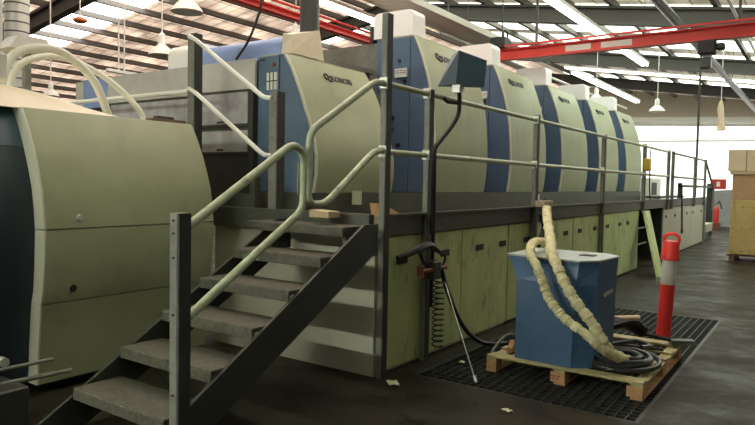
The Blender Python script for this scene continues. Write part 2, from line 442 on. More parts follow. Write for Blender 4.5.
# open bay
t = thing('open_machine_bay', (14.2, 4, 0), 'dark open bay without a door, behind the leaning loose panel', 'machine bay')
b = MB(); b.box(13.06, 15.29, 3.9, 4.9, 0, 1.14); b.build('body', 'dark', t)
for z in (.35, .7):
    MB().cyl((13.06, 3.3, z), (15.29, 3.3, z), .02, 8).build('pipe', 'rail', t)
# loose panel leaning
b = MB(); b.hexa([(12.15, 2.38, .0), (12.55, 2.38, .0), (12.55, 2.42, .0), (12.15, 2.42, .0)],
                 [(13.05, 2.86, 1.13), (13.5, 2.86, 1.13), (13.5, 2.90, 1.13), (13.05, 2.90, 1.13)])
t = thing('loose_cabinet_panel', (12.35, 2.4, 0), 'narrow pale loose panel leaning against the walkway beam', 'panel')
b.build('panel', 'cab', t)
MB().box(13.0, 13.08, 2.80, 2.84, .93, 1.0).build('handle_slot', 'black', t)
# small white pedestal at the end
t = thing('low_pedestal', (22.3, 3.2, 0), 'small low white block at the far end of the cabinets', 'box')
MB().box(21.6, 22.9, 2.95, 3.7, .25, .5, .01).build('top', 'cabend', t)
MB().box(21.7, 22.8, 3.05, 3.6, 0, .25).build('base', 'beam', t)

# ------------------------------------------------------------------ walkway
ZD = 1.245
wk = thing('walkway', (4.2, 2.93, 0), 'grey steel walkway with post and pipe railing along the printing units', 'walkway')
MB().box(3.86, 21.0, 3.0, 4.05, 1.20, ZD).build('deck', 'tread', wk)
MB().box(4.20, 4.30, 4.05, 5.3, 1.25, ZD).build('deck_extension', 'tread', wk)
b = MB()
for x0, x1 in ((4.33, 21.0),):
    b.box(x0, x1, 2.93, 2.985, 1.15, 1.33, .004); b.box(x0, x1, 2.90, 2.93, 1.315, 1.335)
b.build('edge_beam', 'beam', wk)
MB().box(4.18, 4.25, 2.99, 5.4, 1.15, 1.335, .004).build('end_beam', 'beam', wk)
MB().box(4.68, 17.7, 3.985, 4.04, ZD, 1.475).build('kick_plate', 'beam', wk)
PW = .068
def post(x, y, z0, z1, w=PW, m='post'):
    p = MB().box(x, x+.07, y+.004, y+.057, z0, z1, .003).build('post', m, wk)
    facing(p, x+.004, x+.074, y-.004, y+.010, z0, z1)
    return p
def facing(p, x0, x1, y0, y1, z0, z1):  # dark strip laid over the front face of a post
    o = MB().box(x0, x1, y0, y1, z0, z1, .002).build('front_facing', 'dark', p); o['label'] = 'dark front flange'
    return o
def clamp(par, x, y, z):
    b = MB(); b.box(x-.012, x, y-.01, y+.065, z-.045, z+.045, .003)
    for s in (-1, 1): b.cyl((x-.016, y+.025, z+s*.032), (x-.01, y+.025, z+s*.032), .008, 8)
    return b.build('rail_clamp', 'clamp', par)
ZT, ZM = 2.38, 1.84
YP = 2.895
plist = []
for x, z0, z1 in ((4.25, 0.0, 2.93), (4.93, 0.0, 2.42), (7.50, 0.0, 2.44), (10.38, .0, 2.42), (13.15, 1.1, 2.42), (15.45, 1.1, 2.42), (15.95, 1.1, 2.42), (18.95, 1.1, 2.42), (20.7, 1.1, 2.42)):
    p = post(x, YP, z0, z1); plist.append(p)
    for z in (ZT, ZM):
        if x < 14: clamp(p, x, YP, z)
# rails along the edge: offset at posts
for z in (ZT, ZM):
    MB().cyl((4.33, YP+.03, z), (15.5, YP+.03, z), .024, 12).build('rail', 'rail' if z < 9 else 'rail', wk)
    MB().cyl((15.95, YP+.03, z), (20.72, YP+.03, z), .024, 12).build('rail', 'post', wk)
MB().tube([(20.72, YP+.03, 2.4), (22.6, YP+.03, 1.55), (22.6, YP+.03, .9)], .03, 8).build('end_handrail', 'post', wk)
MB().box(20.9, 21.0, 2.9, 2.98, 0, 1.2).build('post', 'post', wk)
# far posts at the platform end and the descending white rails between them
p = MB().box(4.19, 4.285, 4.03, 4.125, 1.24, 2.38, .004).build('post', 'post', wk); facing(p, 4.195, 4.29, 4.018, 4.032, 1.24, 2.38)
p = MB().box(4.19, 4.285, 5.15, 5.245, 1.24, 3.02, .004).build('post', 'post', wk); facing(p, 4.195, 4.29, 5.138, 5.152, 1.24, 3.02)
for z0, z1 in ((2.96, 2.32), (2.45, 1.81)):
    MB().tube(corner([(4.17, 5.2, z0+.03), (4.17, 5.08, z0-.03), (4.17, 4.17, z1+.01), (4.18, 4.08, z1)], .05), .021, 10).build('rail', 'wrail', wk)
MB().cyl((4.17, 5.2, 2.45), (4.17, 7.6, 2.45), .022, 10).build('rail', 'wrail', wk)
MB().box(4.19, 4.26, 7.6, 7.67, 1.24, 2.5).build('post', 'wrail', wk)
MB().box(4.25, 4.32, 4.35, 4.42, 1.3, 1.62).build('bracket', 'beam', wk)
MB().box(4.25, 4.30, 4.42, 4.9, 1.34, 1.46).build('bracket', 'beam', wk)
# landing front lip
MB().box(3.83, 3.87, 2.985, 3.84, 1.175, ZD, .004).build('landing_nosing', 'tread', wk)
MB().box(3.87, 4.18, 2.985, 3.02, 1.12, 1.20).build('landing_bearer', 'beam', wk)
# upper loop of handrail fixed to the tall post
pts = [(4.24, YP+.03, ZT), (4.10, YP+.01, 2.37), (3.335, YP, 1.93), (3.32, YP, 1.47), (3.38, YP, 1.43), (3.52, YP, 1.44), (4.09, YP, 1.83), (4.24, YP+.03, 1.85)]
MB().tube(corner(pts, .09, 7), .026, 12).build('handrail_loop', 'rail', wk)
MB().box(3.34, 3.42, 3.0, 3.008, 1.50, 1.72).build('small_plate', 'green', wk)

# ------------------------------------------------------------------ stairs
st = thing('access_stairs', (2.2, 2.93, 0), 'open metal stairs with chequer treads climbing to the walkway landing', 'stairs')
run = .33
YS0, YS1 = 2.93, 3.84
for y0, y1 in ((YS0-.02, YS0+.005), (YS1, YS1+.025)):
    # side profile: parallelogram plate
    prof = [(1.83, 0.0), (2.27, 0.0), (4.12, 1.01), (4.19, 1.01), (4.19, 1.262), (4.01, 1.262), (1.83, 0.0)][:6]
    b = MB(); b.prism(prof, 'Y', y0, y1)
    so = b.build('stringer', 'dark', st)
for k in range(1, 6):
    xf = 3.85-run*(6-k); z = .265+.196*(k-1)
    b = MB()
    b.box(xf, xf+.33, YS0+.006, YS1-.001, z-.03, z, .002)
    b.box(xf-.004, xf+.02, YS0+.006, YS1-.001, z-.075, z-.006, .004)
    b.build('tread', 'tread', st)
# foot newel post and lower handrail loop
np_ = MB().box(2.20, 2.28, 2.83, 2.895, 0, 1.41, .004).build('newel_post', 'post', st)
facing(np_, 2.204, 2.284, 2.818, 2.832, 0, 1.41)
for z in (1.37, 1.30, 1.17, .86, .42):
    MB().cyl((2.192, 2.86, z), (2.20, 2.86, z), .007, 8).build('bolt', 'ink', np_)
pts = [(2.27, YP-.02, 1.31), (3.20, YP+.02, 1.83), (3.29, YP+.02, 1.74), (3.30, YP+.02, 1.42), (2.28, YP-.02, .81)]
MB().tube(corner([(pts[0]), (3.19, YP+.02, 1.84), (3.30, YP+.02, 1.78), (3.30, YP+.02, 1.40), pts[-1]], .08, 7), .026, 12).build('handrail', 'rail', st)

# ------------------------------------------------------------------ printing units
def profile_unit(front, back, zt):
    return front + [(back, zt), (back, front[0][1])]
TALL = [(4.03, 1.48), (4.0, 1.7), (3.985, 1.94), (3.995, 2.2), (4.015, 2.45), (4.05, 2.68), (4.11, 2.92), (4.19, 3.16), (4.25, 3.31), (4.31, 3.43)]
LOW = [(4.0, 1.48), (3.97, 1.66), (3.97, 1.82), (4.0, 1.98), (4.05, 2.13), (4.11, 2.27), (4.17, 2.43), (4.24, 2.58), (4.31, 2.71), (4.39, 2.83)]
def off(prof, d, dzx=0):
    return [(y+d, z) for y, z in prof]
def unit(name, x0, w, prof, back, label, logo_s, group=None, seam=4.38, bodym='blue', sidew=4.9):
    zt = prof[-1][1]; t = thing(name, (x0, 4.0, ZD), label, 'printing machine', group)
    # blue front cabinet with the seam line
    f = off(prof, .035)
    front = [p for p in f]
    b = MB(); b.prism(front + [(seam, zt+.0), (seam, 1.48)], 'X', x0+.02, x0+w-.01) if f[-1][0] < seam else b.prism(front + [(seam+.06, zt), (seam+.06, 1.48)], 'X', x0+.02, x0+w-.01)
    b.build('front_body', bodym, t)
    ya = max(seam, f[-1][0])+.012 if f[-1][0] < seam else seam+.072
    MB().box(x0+.02, x0+w-.01, ya, sidew, 1.48, zt, .004).build('side_door', bodym, t)
    MB().box(x0+.06, x0+w-.04, sidew+.002, back, 1.34, zt-.02).build('rear_body', 'post', t)
    MB().box(x0+.0, x0+w-.0, 4.045, sidew, 1.30, 1.478).build('plinth', 'beam', t)
    # curved cover sheet
    n = len(prof); pr = prof + [(y+.03, z) for y, z in prof[::-1]]
    b = MB(); b.prism(pr, 'X', x0+.022, x0+w, True)
    cov = b.build('curved_cover', 'green', t)
    b = MB(); b.prism([(y-.006, z) for y, z in prof] + [(y+.02, z) for y, z in prof[::-1]], 'X', x0, x0+.022)
    b.build('edge_trim', 'trim', t)
    b = MB(); b.box(x0+.03, x0+w, prof[-1][0]+.002, prof[-1][0]+.35, zt, zt+.012, .004)
    b.build('top_lip', 'green', t)
    # logo on the sloping upper cover
    (s0, zz0, lx, ls) = logo_s
    # local slope
    for i in range(n-1):
        if prof[i][1] <= zz0 <= prof[i+1][1]:
            a, c = prof[i], prof[i+1]; u = (zz0-a[1])/(c[1]-a[1]); yy = a[0]+(c[0]-a[0])*u
            sd = Vector((0, c[0]-a[0], c[1]-a[1])).normalized()
    fr = frame((x0+lx, yy-.004, zz0), (1, 0, 0), sd)
    text_part('KOMORI', 'brand_lettering', ls, 'ink', t, fr, .002, ls*.035)
    b = MB(); X = Vector((1, 0, 0)); o = Vector((x0+lx-ls*2.55, yy-.004, zz0))
    for s in (-1, 1):
        c = o + X*s*ls*.32 + sd*(-s)*ls*.12
        b.tube([c + X*math.cos(q)*ls*.36 + sd*math.sin(q)*ls*.36 for q in [i*PI/8 for i in range(16)]], ls*.10, 6, close=True)
    b.build('brand_emblem', 'ink', t)
    return t
u1 = unit('coating_unit', 4.67, 1.33, LOW, 5.8, 'lowest green printing unit nearest the stairs, with dark maker lettering on top', (0, 2.66, .76, .088), seam=4.41, sidew=4.77)
# details on side
MB().box(4.678, 4.69, 4.50, 4.64, 2.49, 2.66).build('notice_sheet', 'white', u1)
b = MB()
for i in range(1, 3): b.box(4.672, 4.679, 4.50+.047*i-.004, 4.50+.047*i+.004, 2.49, 2.66)
b.box(4.672, 4.679, 4.50, 4.64, 2.57, 2.58); b.build('notice_grid', 'ink', u1)
MB().lathe([(0, -.02), (.018, -.02), (.022, 0)], (4.69, 4.55, 2.74), 12, 'X').build('knob', 'rust', u1)
MB().box(4.675, 4.69, 4.68, 4.74, 2.785, 2.80).build('latch', 'ink', u1)
labels = ['tall printing unit directly behind the blue control box on its curved arm', 'tall printing unit just right of the blue control box, behind the first full rail span',
          'tall green printing unit third from the left among the tall ones', 'tall green printing unit second from the far right end', 'farthest tall green printing unit, at the right end of the press']
u2 = unit('printing_unit', 6.93, 1.5, TALL, 6.4, labels[0], (0, 3.22, .72, .11), 'tall printing units along the walkway')
MB().box(6.925, 6.955, 4.42, 4.60, 2.93, 3.04).build('warning_label', 'white', u2)
b = MB()
for zz in (2.985, 3.01):
    for k in range(5): b.box(6.921, 6.926, 4.435+.032*k, 4.455+.032*k, zz-.004, zz+.004)
b.build('label_marks', 'ink', u2)
for y, z, r in ((4.64, 2.42, .035), (4.64, 2.27, .022), (4.54, 2.07, .03), (4.46, 2.88, .022), (4.54, 3.14, .018)):
    MB().lathe([(0, -.035), (r*.8, -.035), (r, 0)], (6.95, y, z), 12, 'X').build('knob', 'black', u2)
for i, x in enumerate((9.26, 11.6, 13.95, 16.2)):
    c = copy_tree(u2); c.location = (x, 4.0, ZD); c['label'] = labels[i+1]
# milky plastic covers on top of each tall unit
labs = ['milky plastic cover on the tall unit just right of the tall post', 'milky plastic cover on top of the unit behind the blue control box',
        'small milky plastic cover on the unit third from the left of the tall ones', 'small milky plastic cover on the second unit from the far end', 'smallest milky plastic cover on the farthest unit']
def ink_cover(x, lab, s=1.):
    t = thing('plastic_cover', (x+.2, 4.65, 3.43), lab, 'plastic cover', 'plastic covers on the printing units')
    b = MB(); w = .15
    prof = [(4.36, 3.455), (4.37, 3.72), (4.385, 3.76), (4.42, 3.785), (4.90, 3.785), (4.94, 3.77), (4.965, 3.74), (4.97, 3.455)]
    b.prism(prof, 'X', x, x+.30); b.build('cover_shell', 'milky', t)
    b = MB(); b.box(x-.01, x+.31, 4.98, 5.02, 3.42, 3.62); b.build('hinge_bar', 'dark', t)
    return t
for x, lab in zip((6.97, 9.3, 11.64, 13.99, 16.24), labs): ink_cover(x, lab)
# end housing left of the low unit (grey wall with clear windows)
t = thing('end_housing', (4.7, 6.4, ZD), 'long grey end housing of the press with clear scuffed windows, behind the stairs', 'machine housing')
MB().box(4.69, 6.4, 4.785, 8.0, 1.30, 2.80, .01).build('body', 'dark', t)
MB().box(4.665, 4.69, 4.79, 5.72, 2.52, 2.82).build('upper_panel', 'grey', t)
MB().box(4.665, 4.69, 5.735, 7.35, 2.50, 2.82).build('upper_panel', 'grey', t)
MB().box(4.665, 4.69, 7.36, 7.9, 2.46, 2.82).build('upper_panel', 'hood', t)
MB().box(4.655, 4.70, 7.88, 8.05, 2.0, 2.80).build('end_cap', 'trim', t)
def window(y0, y1, z0, z1):
    f = MB().box(4.668, 4.69, y0, y1, z0, z1).build('window', 'beam', t)
    MB().box(4.662, 4.672, y0+.02, y1-.02, z0+.02, z1-.02).build('pane', 'glass', f)
    b = MB(); b.box(4.655, 4.662, (y0+y1)/2-.05, (y0+y1)/2+.05, z0+.03, z0+.05); b.build('handle', 'ink', f)
window(4.87, 5.72, 2.15, 2.51); window(4.87, 5.72, 1.86, 2.12); window(5.74, 7.3, 2.12, 2.49); window(5.74, 7.3, 1.86, 2.10)
MB().box(4.64, 4.70, 4.79, 4.86, 1.34, 2.51).build('upright', 'dark', t)
# blue hood, cream and white ends
t = thing('blue_hood', (5.3, 5.2, 2.83), 'long light blue rounded hood with cream end above the grey housing', 'machine hood')
def hoodprof(x0, x1, z0, z1, r=.12):
    out = [(x0, z0)]
    for cx, a0 in ((x0+r, PI), (x1-r, PI/2)):
        for k in range(6):
            a = a0-(PI/2)*k/5; out.append((cx+r*math.cos(a), z1-r+r*math.sin(a)))
    return out+[(x1, z0)]
MB().prism(hoodprof(4.80, 5.3, 2.83, 3.06), 'Y', 4.56, 5.84, True).build('blue_cover', 'hood', t)
MB().prism(hoodprof(4.79, 5.32, 2.83, 3.12), 'Y', 5.845, 6.34, True).build('white_end', 'milky', t)
b = MB()
b.hexa([(4.80, 4.42, 2.86), (5.3, 4.42, 2.86), (5.3, 4.56, 2.86), (4.80, 4.56, 2.86)], [(4.84, 4.46, 3.05), (5.27, 4.46, 3.18), (5.27, 4.56, 3.18), (4.82, 4.56, 3.07)])
b.build('cream_end', 'cream', t)
# dark gear frames behind the low unit
t = thing('gear_frame', (6.4, 5.2, ZD), 'dark grey machine frame between the low unit and the first tall unit', 'machine frame')
b = MB(); b.box(6.06, 6.86, 4.75, 6.2, 1.3, 2.72); b.build('body', 'post', t)
for y, z1 in ((4.9, 3.02), (5.25, 3.08), (5.6, 3.02)):
    b = MB(); b.box(6.1, 6.8, y, y+.06, 2.72, z1); b.build('side_plate', 'purlin', t)
for z in (2.82, 2.98):
    MB().box(6.08, 6.84, 4.86, 5.72, z, z+.05).build('cross_bar', 'post', t)
# far equipment at the end of the walkway
t = thing('feeder_console', (19.2, 4.3, ZD), 'white console with a dark screen beyond the last printing unit', 'console')
MB().box(18.7, 20.2, 4.0, 4.6, ZD, 1.85, .02).build('housing', 'wallw', t)
MB().box(19.0, 19.6, 3.985, 4.0, 1.38, 1.72).build('screen', 'ink', t)
t = thing('feeder_table', (20.5, 3.6, ZD), 'low dark feeder table with hanging bars at the far end', 'machine table')
MB().box(17.8, 21.0, 3.5, 3.9, 1.30, 1.36).build('top', 'beam', t)
MB().box(18.8, 24.4, 3.2, 3.3, 1.60, 1.67).build('bar', 'dark', t)
MB().box(24.3, 24.45, 3.15, 3.35, 0, 1.75).build('leg', 'dark', t)
MB().box(18.8, 18.9, 3.2, 3.3, 1.3, 1.72).build('leg', 'dark', t)
b = MB(); b.tube([(16.6, 2.82, 1.6), (16.62, 2.8, 1.0), (16.6, 2.78, .62)], .018, 6)
b.tube([(16.6+.05*math.cos(a), 2.78, .57+.05*math.sin(a)) for a in [i*PI/5 for i in range(10)]], .018, 6, close=True)
tag(b.build('hanging_strap', 'black'), 'black strap with a loop hanging before the far pale cabinets', 'strap')
# yellow box on post
t = thing('yellow_pull_box', (13.2, 2.8, 1.9), 'yellow switch box hanging on the post beyond the last unit', 'switch box')
MB().box(12.96, 13.14, 2.78, 2.89, 1.90, 2.14, .02).build('housing', 'yellow', t)
MB().tube([(13.05, 2.79, 2.14), (13.05, 2.79, 2.3)], .01, 6).build('cord', 'black', t)
MB().tube([(13.05, 2.79, 1.90), (13.07, 2.79, 1.6), (13.16, 2.79, 1.36)], .012, 6).build('cable', 'black', t)
# thin pole from the roof
tag(MB().cyl((20.0, 3.05, 1.34), (20.0, 3.05, roofz(3.05)-.02), .03, 8).build('service_pole', 'dark'), 'thin dark pole dropping from the roof to the far walkway end', 'pole')

# ------------------------------------------------------------------ delivery machine at left
dl = thing('delivery_machine', (3.1, 5.5, 0), 'big rounded pale green machine with dark blue side left of the stairs', 'printing machine')
PR = [(4.62, .08), (4.60, .35), (4.57, .66), (4.54, .76), (4.52, .95), (4.51, 1.20), (4.525, 1.36), (4.55, 1.50), (4.60, 1.65), (4.66, 1.80), (4.73, 1.94), (4.82, 2.09)]
def interp(z):
    for a, c in zip(PR, PR[1:]):
        if a[1] <= z <= c[1]: return a[0]+(c[0]-a[0])*(z-a[1])/(c[1]-a[1])
def cut(z0, z1):
    return [(interp(z0), z0)] + [p for p in PR if z0+.005 < p[1] < z1-.005] + [(interp(z1), z1)]
X0, X1 = 2.37, 3.90
for nm, z0, z1 in (('lower_panel', .08, .668), ('middle_panel', .674, 1.206), ('upper_panel', 1.216, 2.09)):
    c = cut(z0, z1)
    b = MB(); b.prism(c + [(y+.03, z) for y, z in c[::-1]], 'X', X0+.016, X1, True); b.build(nm, 'green', dl)
    b = MB(); b.prism([(y-.004, z) for y, z in c] + [(y+.13, z) for y, z in c[::-1]], 'X', X0-.0, X0+.014, True); b.build('edge_trim', 'trim', dl)
inner = [(y+.05, z) for y, z in PR]
b = MB(); b.prism(inner + [(7.4, 2.08), (7.4, .08)], 'X', X0+.06, X1-.01); b.build('body', 'green', dl)
lo = [(y+.12, z) for y, z in cut(.08, 1.80)]
b = MB(); b.prism(lo + [(7.4, 1.80), (7.4, .08)], 'X', 1.2, X0-.002, True); b.build('side_panel', 'dblue', dl)
hi = [(y+.12, z) for y, z in cut(1.805, 2.09)]
b = MB(); b.prism(hi + [(7.4, 2.09), (7.4, 1.805)], 'X', 1.2, X0-.002, True); b.build('side_top_panel', 'teal', dl)
MB().box(1.25, 3.85, 4.75, 7.3, 0, .08).build('plinth', 'black', dl)
for x, z in ((2.64, 1.29), (2.60, .77)):
    y = interp(z)
    b = MB(); b.lathe([(0, -.012), (.022, -.012), (.026, -.004), (.026, .004)], (x, y-.002, z), 16, 'Y'); b.build('latch', 'black' if z < 1 else 'clamp', dl)
# cream hood on top: lofted dome
b = MB(); nx, ny = 22, 10; vs = []; fs = []
for j in range(ny+1):
    v = j/ny; y = 4.84+2.3*v
    rise = math.sin(min(1, v/.3)*PI/2)
    for i in range(nx+1):
        u = i/nx; x = 1.3+2.15*u
        e = (1-max(0, (u-.35)/.65)**2.4)
        z = 2.085 + (.26*e)*rise
        vs.append((x, y, z))
for j in range(ny):
    for i in range(nx): fs.append((j*(nx+1)+i, j*(nx+1)+i+1, (j+1)*(nx+1)+i+1, (j+1)*(nx+1)+i))
b.add(vs, fs, True); b.build('domed_hood', 'cream', dl)
MB().box(2.0, 3.3, 7.1, 7.14, 2.08, 2.30).build('hood_back', 'cream', dl)
t = thing('grey_control_cabinet', (2.3, 5.4, 2.3), 'grey box at the left edge above the cream hood', 'control box')
MB().box(1.9, 2.46, 5.2, 5.45, 2.335, 2.52, .01).build('housing', 'grey', t)
# white extraction duct arches
def arch(pts, r, lab):
    return tag(MB().tube(bez(pts, 8), r, 12).build('extraction_tube', 'tube'), lab, 'tube', 'curved tubes on the left machine')
arch([(2.60, 5.6, 2.36), (2.66, 5.6, 2.54), (2.75, 5.6, 2.63), (2.92, 5.6, 2.69), (3.09, 5.6, 2.69), (3.24, 5.6, 2.62), (3.36, 5.6, 2.53), (3.45, 5.6, 2.42), (3.54, 5.6, 2.22), (3.58, 5.6, 2.10)], .037, 'thick pale curved tube rising from the cream hood, nearer of the two')
arch([(2.80, 5.9, 2.34), (2.85, 5.9, 2.50), (2.95, 5.9, 2.61), (3.13, 5.9, 2.68), (3.32, 5.9, 2.69), (3.48, 5.87, 2.65), (3.62, 5.8, 2.57), (3.74, 5.7, 2.45), (3.80, 5.6, 2.34), (3.84, 5.5, 2.22), (3.85, 5.45, 2.10)], .03, 'thinner pale curved tube reaching farther right over the left machine')
t = thing('tube_bracket', (3.15, 6.3, 2.3), 'grey hooded bracket behind the pale curved tubes', 'bracket')
b = MB(); b.hexa([(2.95, 6.2, 2.77), (3.4, 6.2, 2.77), (3.4, 6.5, 2.77), (2.95, 6.5, 2.77)], [(3.05, 6.22, 2.90), (3.3, 6.22, 2.90), (3.3, 6.45, 2.90), (3.05, 6.45, 2.90)]); b.build('hood', 'grey', t)
MB().box(3.14, 3.20, 6.3, 6.36, 2.33, 2.77).build('stem', 'post', t)
# plank
tag(MB().box(3.55, 3.92, 4.92, 5.02, 2.092, 2.125, .004).build('board', 'plank'), 'brown board lying on the right end of the left machine', 'board')
tag(MB().box(3.62, 3.80, 4.94, 5.0, 2.126, 2.15, .003).build('board', 'dark'), 'short dark strip lying on top of the brown board', 'board')
# low trolley with bars at far left
t = thing('low_trolley', (1.9, 4.35, 0), 'dark low trolley frame with two thin bars at the lower left edge', 'trolley')
MB().box(1.6, 2.06, 4.1, 4.45, .0, .26, .01).build('frame', 'dark', t)
b = MB(); b.cyl((1.7, 4.36, .33), (2.34, 4.34, .33), .013, 8); b.build('bar', 'post', t)
b = MB(); b.cyl((1.7, 4.30, .26), (2.42, 4.25, .25), .016, 8); b.build('bar', 'post', t)
MB().box(1.72, 1.78, 4.25, 4.40, .26, .40).build('upright', 'dark', t)
MB().lathe([(0, -.03), (.03, -.03), (.03, .03), (0, .03)], (1.98, 4.28, .40), 12, 'Y').build('knob', 'clamp', t)

# ------------------------------------------------------------------ control box on a curved arm
cb = thing('control_box', (5.35, 2.80, 2.40), 'blue hooded control box on a black curved arm above the railing', 'control box')
right = Vector((math.sin(.6085), -math.cos(.6085), 0)); fwd = Vector((math.cos(.6085), math.sin(.6085), 0)); upv = Vector((0, 0, 1))
o = Vector((5.14, 2.74, 2.50)) - right*.13
# tilted tapered housing; big open end toward the walkway (away), left side lit
def q(a, d, h): return o + right*a + fwd*d + upv*h
bt = [q(-.02, .30, .0), q(.12, .03, -.01), q(.375, .05, -.04), (q(.33, .33, .0))]
tp = [q(.10, .22, .275), q(.135, -.01, .275), q(.39, .02, .195), q(.33, .24, .205)]
b = MB(); b.hexa(bt, tp); b.build('housing', 'boxb', cb)
MB().box(5.22, 5.30, 2.76, 2.84, 2.42, 2.50).build('socket', 'clamp', cb)
arm = [(5.27, 2.79, 2.44), (5.28, 2.79, 2.34), (5.26, 2.79, 2.22), (5.15, 2.80, 2.10), (5.00, 2.82, 1.97), (4.90, 2.83, 1.85), (4.89, 2.84, 1.5), (4.92, 2.84, 1.15)]
MB().tube(bez(arm, 6), .02, 10).build('arm', 'black', cb)
arm2 = [(4.98+.03, y, z) for x, y, z in arm[5:]]
MB().tube([(5.27, 2.80, 2.33), (5.22, 2.88, 2.34), (5.20, 2.92, 2.38)], .018, 8).build('clip', 'black', cb)
MB().tube(bez([(4.92, 2.83, 1.9), (4.93, 2.83, 1.3), (4.94, 2.84, .9), (4.93, 2.84, .5)], 6), .017, 8).build('cable', 'black', cb)

# ------------------------------------------------------------------ spray gun group on post
sg = thing('spray_gun', (4.85, 2.8, .95), 'black spray gun with red brown lever hanging before the first cabinet', 'spray gun')
MB().tube(bez([(4.40, 2.86, .98), (4.52, 2.84, 1.00), (4.64, 2.80, 1.04), (4.80, 2.80, 1.06), (4.92, 2.80, 1.02), (5.0, 2.8, .98)], 5), .032, 8, rf=lambda i: .55+.6*math.sin(PI*min(1, i/25))).build('barrel', 'black', sg)
MB().tube(bez([(4.66, 2.80, 1.0), (4.70, 2.79, .93), (4.78, 2.79, .88), (4.86, 2.79, .80)], 5), .016, 8).build('grip', 'black', sg)
MB().tube(bez([(4.98, 2.8, 1.0), (5.06, 2.78, .94), (5.02, 2.78, .87), (4.9, 2.78, .85)], 5), .011, 8).build('guard', 'black', sg)
MB().box(4.60, 5.06, 2.75, 2.79, .83, .865, .008).build('lever', 'rust', sg)
MB().cyl((4.62, 2.77, .80), (4.62, 2.77, .90), .03, 10).build('lever_end', 'rust', sg)
MB().box(4.80, 4.93, 2.74, 2.82, .76, .92, .01).build('valve', 'dark', sg)
b = MB(); N = 13*12
b.tube([(4.96+.06*math.cos(i*2*PI/12), 2.78+.045*math.sin(i*2*PI/12), .76-.62*i/N) for i in range(N+1)], .007, 6)
tag(b.build('coiled_hose', 'black'), 'thin black coiled hose hanging below the spray gun', 'hose')
hp = bez([(4.96, 2.76, .84), (5.06, 2.74, .62), (5.3, 2.72, .30), (5.55, 2.66, .10), (5.8, 2.56, .04), (6.1, 2.46, .04), (6.3, 2.40, .05)], 8)
tag(MB().tube(hp, .022, 10).build('black_hose', 'blackg'), 'black hose curving down from the spray gun to the floor grating', 'hose')
t = thing('wash_lance', (4.63, 2.23, 0), 'thin metal lance standing on the floor grating below the spray gun', 'lance')
MB().cyl((5.0, 2.74, .72), (4.66, 2.26, .03), .006, 8).build('rod', 'steel', t)
MB().cyl((4.67, 2.27, .05), (4.645, 2.24, .005), .014, 8).build('tip', 'clamp', t)

# ------------------------------------------------------------------ floor grating
b = MB()
x = GX0
while x < GX1: b.box(x-.005, x+.005, GY0, GY1, -.03, .0015); x += .075
y = GY0
while y < GY1: b.box(GX0, GX1, y-.004, y+.004, -.035, 0); y += .075
for x0, x1, y0, y1 in ((GX0-.02, GX1+.02, GY0-.02, GY0+.01), (GX0-.02, GX1+.02, GY1-.01, GY1+.02), (GX0-.02, GX0+.01, GY0, GY1), (GX1-.01, GX1+.02, GY0, GY1)):
    b.box(x0, x1, y0, y1, -.04, .001)
tag(b.build('floor_grating', 'gratm'), 'black metal floor grating under the pallet and the bollard', 'grating')

# ------------------------------------------------------------------ pallet
pl = thing('pallet', (5.75, 1.68, 0), 'weathered wooden pallet carrying the blue tank on the floor grating', 'pallet')
PX0, PX1, PY0, PY1 = 5.02, 6.55, 1.06, 2.33
for i, xx in enumerate((PX0, PX0+.30, PX0+.56, PX0+.82, PX0+1.08, PX1-.13)):
    MB().box(xx, xx+(.13 if i in (0, 5) else .10), PY0, PY1, .12, .14, .003).build('top_board', 'pallet', pl)
for yy in (PY0, (PY0+PY1)/2-.045, PY1-.09):
    MB().box(PX0, PX1, yy, yy+.09, .10, .119).build('stringer_board', 'pallet', pl)
    MB().box(PX0, PX1, yy, yy+.09, .001, .018).build('bottom_board', 'block', pl)
    for xx in (PX0, (PX0+PX1)/2-.06, PX1-.13):
        MB().box(xx, xx+.13, yy-.0, yy+.12 if yy < 2 else yy+.09, .018, .10, .003).build('block', 'block', pl)
b = MB()
for k, (dy, dz_) in enumerate(((.045, .072), (.02, .068), (-.01, .07), (.035, .048), (.0, .046))):
    yy = (PY0+PY1)/2+.015+dy; b.box(PX0-.002, PX0+.001, yy-.009, yy+.009, dz_-.005, dz_+.005)
b.build('stamp', 'rust', pl)

# ------------------------------------------------------------------ blue tank
tk = thing('blue_tank', (5.45, 1.8, .14), 'blue chamfered tank with a pale top standing on the pallet', 'tank')
bot = [(5.08, 2.10), (5.06, 1.62), (5.17, 1.48), (5.68, 1.46), (5.80, 1.60), (5.80, 2.10)]
top = [(5.16, 2.14), (5.12, 1.60), (5.27, 1.48), (5.72, 1.45), (5.86, 1.60), (5.86, 2.14)]
z0, z1 = .14, .82
b = MB(); n = len(bot)
lay = [(bot, .141), ([(p[0]*.5+q_[0]*.5, p[1]*.5+q_[1]*.5) for p, q_ in zip(bot, top)], .80), ([(5.21, 2.22)]+top[1:5]+[(5.86, 2.22)], .95), ([(5.22, 2.24)]+top[1:5]+[(5.88, 2.24)], .985)]
vs = [(p[0], p[1], z) for L, z in lay for p in L]; fs = []
for k in range(len(lay)-1):
    for i in range(n): fs.append((k*n+i, k*n+(i+1) % n, (k+1)*n+(i+1) % n, (k+1)*n+i))
fs += [tuple(range(n))[::-1], tuple(range((len(lay)-1)*n, len(lay)*n))]
b.add(vs, fs); b.build('body', 'tank', tk)
lt = [(5.21, 2.25), (5.11, 1.59), (5.27, 1.47), (5.73, 1.44), (5.87, 1.59), (5.89, 2.25)]
MB().prism(lt, 'Z', .986, 1.0).build('top_cover', 'tanktop', tk)
MB().box(5.50, 5.62, 1.60, 1.72, 1.001, 1.008).build('filler_slot', 'ink', tk)
b = MB()
b.tube([(5.36+.30*i/40, 1.463, .70+.016*math.sin(i*1.1)+.02*i/40) for i in range(41)], .006, 5)
